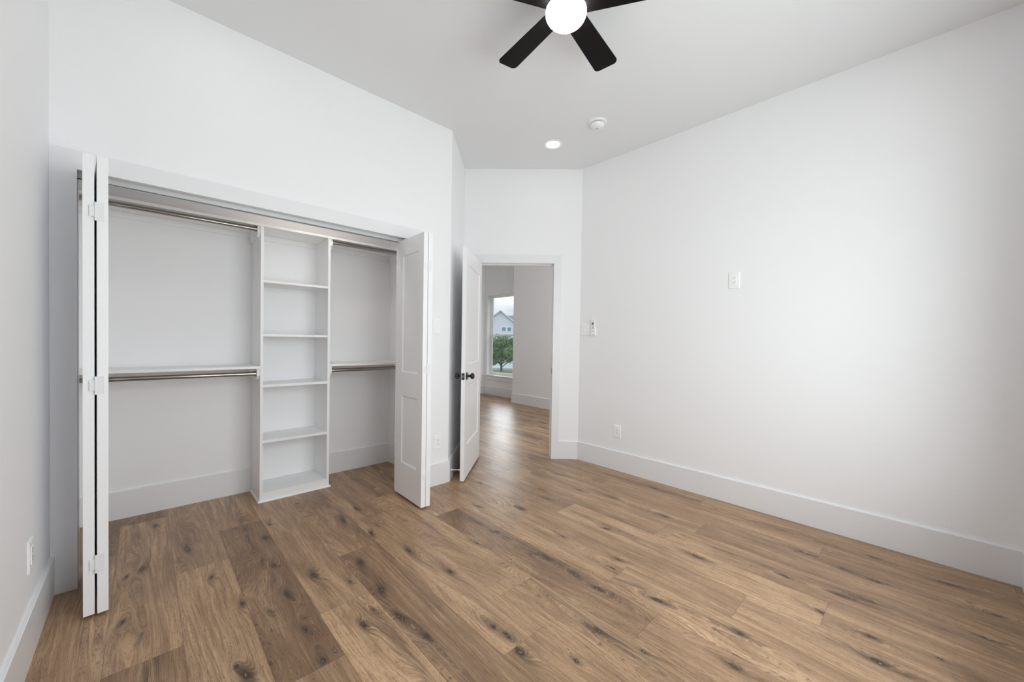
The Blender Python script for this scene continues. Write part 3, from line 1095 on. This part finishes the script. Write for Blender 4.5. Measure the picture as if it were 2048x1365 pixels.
root = thing('smoke_detector', 'round white smoke detector on the ceiling', 'smoke detector', (2.701, 1.873, HC))
bm = bmesh.new()
lathe(bm, [(0.074, 0), (0.074, -0.006), (0.071, -0.010), (0.058, -0.011), (0.0, -0.011)], 56, cap0=False)
smooth_by_angle(bm_obj('base', bm, M_PLASTIC, root), 40)
bm = bmesh.new()
lathe(bm, [(0.050, -0.011), (0.050, -0.016)], 48, cap0=False, cap1=False)
bm_obj('vent_gap', bm, M_SLOT, root)
bm = bmesh.new()
lathe(bm, [(0.054, -0.0155), (0.055, -0.020), (0.053, -0.030), (0.046, -0.038), (0.030, -0.043), (0.0, -0.045)], 56)
smooth_by_angle(bm_obj('dome', bm, M_PLASTIC, root), 40)
bm = bmesh.new()
lathe(bm, [(0.0, -0.0465), (0.006, -0.0460), (0.007, -0.0440)], 24, Matrix.Translation((0.006, 0.006, 0)), cap0=False)
bm_obj('test_button', bm, M_GREY, root)

# fan
FX, FY, FZ = 1.474, 1.2145, 2.862
root = thing('ceiling_fan', 'black five blade ceiling fan with a glowing round globe', 'ceiling fan', (FX, FY, HC))
bm = bmesh.new()
lathe(bm, [(0.085, 0.0), (0.088, -0.010), (0.088, -0.060), (0.094, -0.085), (0.094, -0.185), (0.088, -0.205), (0.0, -0.205)], 56, cap0=False)
smooth_by_angle(bm_obj('motor_housing', bm, M_BLACK, root), 40)
GR_, GV_ = 0.098, 0.064
gz = 2.830 - HC
bm = bmesh.new()
prof = []
for k in range(0, 25):
    a = -PI / 2 + k * (PI / 2 + 0.17) / 24
    prof.append((max(0.0, GR_ * math.cos(a)), gz + GV_ * math.sin(a)))
prof[0] = (0.0, gz - GV_)
lathe(bm, prof, 56)
smooth_by_angle(bm_obj('globe', bm, M_GLOBE, root), 40)
BR = 0.508
blade = bmesh.new()


def blade_bm(ang):
    bm = bmesh.new()
    pts = []
    w0, w1, r0, r1, cr = 0.052, 0.066, 0.080, BR, 0.026
    pts.append((r0, -w0)); pts.append((r1 - cr, -w1))
    for k in range(1, 7):
        a = -PI / 2 + PI / 2 * k / 6
        pts.append((r1 - cr + cr * math.cos(a), -w1 + cr + cr * math.sin(a)))
    for k in range(0, 7):
        a = PI / 2 * k / 6
        pts.append((r1 - cr - 0.010 + cr * math.cos(a), w1 - cr + cr * math.sin(a)))
    pts.append((r0, w0))
    t = 0.006
    a_ = [bm.verts.new((p[0], p[1], -t / 2)) for p in pts]
    b_ = [bm.verts.new((p[0], p[1], t / 2)) for p in pts]
    n = len(pts)
    bm.faces.new(a_[::-1]); bm.faces.new(b_)
    for i in range(n):
        bm.faces.new((a_[i], a_[(i + 1) % n], b_[(i + 1) % n], b_[i]))
    mt = Matrix.Translation((0, 0, FZ - HC)) @ Matrix.Rotation(ang, 4, 'Z') @ Matrix.Rotation(math.radians(-9), 4, 'X')
    bmesh.ops.transform(bm, matrix=mt, verts=bm.verts)
    return bm


for k in range(5):
    ang = math.radians(10.5 + 72 * k)
    bl = bm_obj('blade', blade_bm(ang), M_BLADE, root)
    bm = bmesh.new()
    mt = Matrix.Translation((0, 0, FZ - HC)) @ Matrix.Rotation(ang, 4, 'Z') @ Matrix.Rotation(math.radians(-9), 4, 'X')
    box(bm, 0.085, 0.150, -0.020, 0.020, 0.003, 0.008, 0.001, mt)
    bm_obj('blade_bracket', bm, M_BLACK, bl)


# ------------------------------------------------------------------ windows
def build_window(name, label, w, z0, z1, loc, rotz, depth, stool=True):
    """local x along the wall 0..w, local y from the room face outwards"""
    r = struct_root(name, label, loc, rotz)
    fw = 0.028
    yo = depth - 0.050
    bm = bmesh.new()
    box(bm, 0, fw, yo, depth, z0, z1); box(bm, w - fw, w, yo, depth, z0, z1)
    box(bm, fw, w - fw, yo, depth, z0, z0 + fw); box(bm, fw, w - fw, yo, depth, z1 - fw, z1)
    bm_obj('window_frame', bm, M_PLASTIC, r)
    zm = 1.355
    for nm, a, c, yy in (('lower_sash', z0 + fw, zm + 0.018, yo + 0.004), ('upper_sash', zm - 0.018, z1 - fw, yo + 0.026)):
        bm = bmesh.new()
        s = 0.034 if nm == 'lower_sash' else 0.022
        x0, x1 = fw, w - fw
        box(bm, x0, x0 + s, yy, yy + 0.020, a, c); box(bm, x1 - s, x1, yy, yy + 0.020, a, c)
        box(bm, x0 + s, x1 - s, yy, yy + 0.020, a, a + s); box(bm, x0 + s, x1 - s, yy, yy + 0.020, c - s, c)
        so = bm_obj(nm, bm, M_PLASTIC, r)
        bm = bmesh.new()
        box(bm, x0 + s, x1 - s, yy + 0.009, yy + 0.011, a + s, c - s)
        bm_obj('pane', bm, M_GLASS, so)
    if stool:
        bm = bmesh.new()
        box(bm, -0.055, w + 0.055, -0.040, 0, z0 - 0.018, z0 + 0.004, 0.003)
        box(bm, 0, w, 0, yo, z0 - 0.0005, z0 + 0.004)
        bm_obj('window_sill', bm, M_TRIM, r)
        bm = bmesh.new()
        box(bm, -0.025, w + 0.025, -0.018, 0, z0 - 0.108, z0 - 0.018, 0.001)
        bm_obj('apron', bm, M_TRIM, r)
    return r


# hall window: the wall runs along y, room face towards -x; local x = -y... rotate -90 deg about z
build_window('window_1', 'white hall window with a tree and a house behind', HW1 - HW0, HWZ0, HWZ1, (XW, HW1, 0), -PI / 2, 0.15)
build_window('window_3', 'unseen side window added to light the hall', 1.4, 0.75, 2.35, (5.1, 1.72, 0), PI, 0.12)  # made-up window, lets the hall's fill lamp shine in
build_window('window_2', 'bedroom window behind the camera', WX1 - WX0, WZ0, WZ1, (WX1, YBACK, 0), PI, 0.12)

# ------------------------------------------------------------------ outside
GZ = -3.1
M_GRASS = paint('lawn', (0.16, 0.20, 0.11), 0.9, 0.3, 4)
M_ROAD = paint('concrete_road', (0.30, 0.34, 0.40), 0.85, 0.1, 6)
M_SIDING = paint('pale_siding', (0.60, 0.62, 0.68), 0.8, 0.1, 2)
M_SIDING2 = paint('blue_siding', (0.42, 0.50, 0.60), 0.8, 0.1, 2)
M_ROOF = paint('grey_shingles', (0.20, 0.20, 0.22), 0.9, 0.5, 6)
M_PANE_D = paint('dark_glazing', (0.16, 0.27, 0.30), 0.15, 0.0)
M_FASCIA = paint('white_fascia', (0.80, 0.81, 0.84), 0.6, 0.0)
M_BARK = paint('bark', (0.10, 0.075, 0.055), 0.9, 0.4, 20)
M_LEAF, _nt, _b = new_mat('leaves')
_o = _nt.nodes.new('ShaderNodeNewGeometry')
_r = _nt.nodes.new('ShaderNodeValToRGB')
_r.color_ramp.elements[0].color = (0.05, 0.13, 0.05, 1)
_r.color_ramp.elements[1].color = (0.26, 0.42, 0.20, 1)
_nt.links.new(_o.outputs['Random Per Island'], _r.inputs[0])
_nt.links.new(_r.outputs[0], _b.inputs['Base Color'])
_b.inputs['Roughness'].default_value = 0.6

bm = bmesh.new()
box(bm, -60, 140, -60, 160, GZ - 0.3, GZ)
struct('ground', bm, M_GRASS, 'ground outside far below the window')


def view_mat(px_angle_deg, dist):
    a = math.radians(px_angle_deg)
    m = Matrix.Rotation(-a, 4, 'Z')
    m.translation = Vector((math.sin(a) * dist, math.cos(a) * dist, GZ))
    return m


# street running across beyond the tree
mr = view_mat(41.6, 68.5)
bm = bmesh.new()
box(bm, -30, 30, -9.5, 3.5, 0.0, 0.03, mtx=mr)
tag(bm_obj('street', bm, M_ROAD), 'pale concrete street beyond the tree', 'road')


def house(label, ang, dist, rot, hw, depth, eave, peak, wins, mat):
    r = bpy.data.objects.new('house', None)
    COL.objects.link(r)
    r.matrix_world = view_mat(ang, dist) @ Matrix.Rotation(rot, 4, 'Z')
    r['label'] = label; r['category'] = 'house'; r['group'] = 'houses across the street'
    bm = bmesh.new()
    pr = [(-hw, 0), (hw, 0), (hw, eave), (0, peak), (-hw, eave)]
    va = [bm.verts.new((p[0], 0, p[1])) for p in pr]; vb = [bm.verts.new((p[0], depth, p[1])) for p in pr]
    bm.faces.new(va); bm.faces.new(vb[::-1])
    for k in range(5): bm.faces.new((va[k], vb[k], vb[(k + 1) % 5], va[(k + 1) % 5]))
    bm_obj('wall', bm, mat, r)
    for s in (-1, 1):
        bm = bmesh.new()
        e = 0.35
        sl = (peak - eave) / hw
        q = [(0, peak + 0.02), (s * (hw + e), eave - sl * e + 0.02), (s * (hw + e), eave - sl * e + 0.20), (0, peak + 0.22)]
        va = [bm.verts.new((p[0], -e, p[1])) for p in q]; vb = [bm.verts.new((p[0], depth + e, p[1])) for p in q]
        bm.faces.new(va); bm.faces.new(vb[::-1])
        for k in range(4): bm.faces.new((va[k], vb[k], vb[(k + 1) % 4], va[(k + 1) % 4]))
        rf = bm_obj('roof', bm, M_ROOF, r)
        bm = bmesh.new()
        q = [(0, peak + 0.00), (s * (hw + e), eave - sl * e), (s * (hw + e), eave - sl * e + 0.17), (0, peak + 0.17)]
        va = [bm.verts.new((p[0], -e - 0.04, p[1])) for p in q]; vb = [bm.verts.new((p[0], -e - 0.002, p[1])) for p in q]
        bm.faces.new(va); bm.faces.new(vb[::-1])
        for k in range(4): bm.faces.new((va[k], vb[k], vb[(k + 1) % 4], va[(k + 1) % 4]))
        bm_obj('fascia', bm, M_FASCIA, rf)
    for (x0, x1, z0, z1) in wins:
        bm = bmesh.new()
        box(bm, x0 - 0.09, x1 + 0.09, -0.05, 0.0, z0 - 0.09, z0); box(bm, x0 - 0.09, x1 + 0.09, -0.05, 0.0, z1, z1 + 0.09)
        box(bm, x0 - 0.09, x0, -0.05, 0.0, z0, z1); box(bm, x1, x1 + 0.09, -0.05, 0.0, z0, z1)
        wf = bm_obj('window', bm, M_FASCIA, r)
        bm = bmesh.new(); box(bm, x0, x1, -0.02, 0.0, z0, z1)
        bm_obj('pane', bm, M_PANE_D, wf)
    return r


# angle of image column x: 43.43 + atan((x-1024)/775.4)
house('pale two storey house with a gable and small paired windows', 41.64, 75.0, 0.0, 3.05, 9.0, 7.55, 9.95,
      [(0.36, 1.08, 6.10, 6.82), (1.40, 2.12, 6.10, 6.82), (0.36, 1.08, 4.80, 5.40), (1.40, 2.12, 4.80, 5.40)], M_SIDING)
house('darker roofed house behind and right of the pale gabled house', 45.6, 96.0, PI / 2 + 0.15, 4.0, 10.0, 7.6, 10.2, [], M_SIDING2)


def tree(label, ang, dist, h, rad, seed, n=5200):
    r = bpy.data.objects.new('tree', None)
    COL.objects.link(r)
    r.matrix_world = view_mat(ang, dist)
    r['label'] = label; r['category'] = 'tree'; r['group'] = 'trees by the street'
    rnd = random.Random(seed)
    # trunk with branches
    bm = bmesh.new()
    zc = h - rad * 1.02
    tips = []
    lathe(bm, [(0.16, 0), (0.12, h * 0.18), (0.10, h * 0.30)], 14)
    for k in range(9):
        a = k * 2.4
        p = Vector((0, 0, h * (0.10 + 0.02 * k)))
        q = Vector((math.cos(a) * rad * 1.1, math.sin(a) * rad * 0.7, zc + rnd.uniform(-.3, .6) * rad))
        d = q - p
        mt = Matrix.Translation(p) @ d.to_track_quat('Z', 'Y').to_matrix().to_4x4()
        lathe(bm, [(0.065, 0), (0.04, d.length * .6), (0.012, d.length)], 10, mt)
    bm_obj('trunk', bm, M_BARK, r)
    blobs = []
    for k in range(70):
        a = rnd.uniform(0, 2 * PI); c = rnd.uniform(-0.95, 1); rr = rnd.uniform(.35, .85) * rad
        s = math.sqrt(max(0, 1 - c * c))
        blobs.append((Vector((math.cos(a) * s * rr * 1.9, math.sin(a) * s * rr * 1.3, zc + c * rr * 0.95)), rnd.uniform(.22, .38) * rad))
    vs, fs = [], []
    for k in range(n):
        b, br = blobs[rnd.randrange(len(blobs))]
        v = Vector((rnd.gauss(0, 1), rnd.gauss(0, 1), rnd.gauss(0, 1))).normalized() * br * rnd.uniform(.6, 1.0)
        c = b + v
        t1 = Vector((rnd.gauss(0, 1), rnd.gauss(0, 1), rnd.gauss(0, 1))).normalized()
        t2 = t1.cross(Vector((rnd.gauss(0, 1), rnd.gauss(0, 1), rnd.gauss(0, 1)))).normalized()
        s = rnd.uniform(.07, .14)
        i = len(vs)
        vs += [c - t1 * s, c + t2 * s * .5, c + t1 * s, c - t2 * s * .5]
        fs.append((i, i + 1, i + 2, i + 3))
    me = bpy.data.meshes.new('foliage')
    me.from_pydata([tuple(v) for v in vs], [], fs)
    link('foliage', me, M_LEAF, r)
    return r


tree('bushy green tree in front of the pale gabled house', 41.9, 54.0, 5.2, 2.3, 3, 30000)
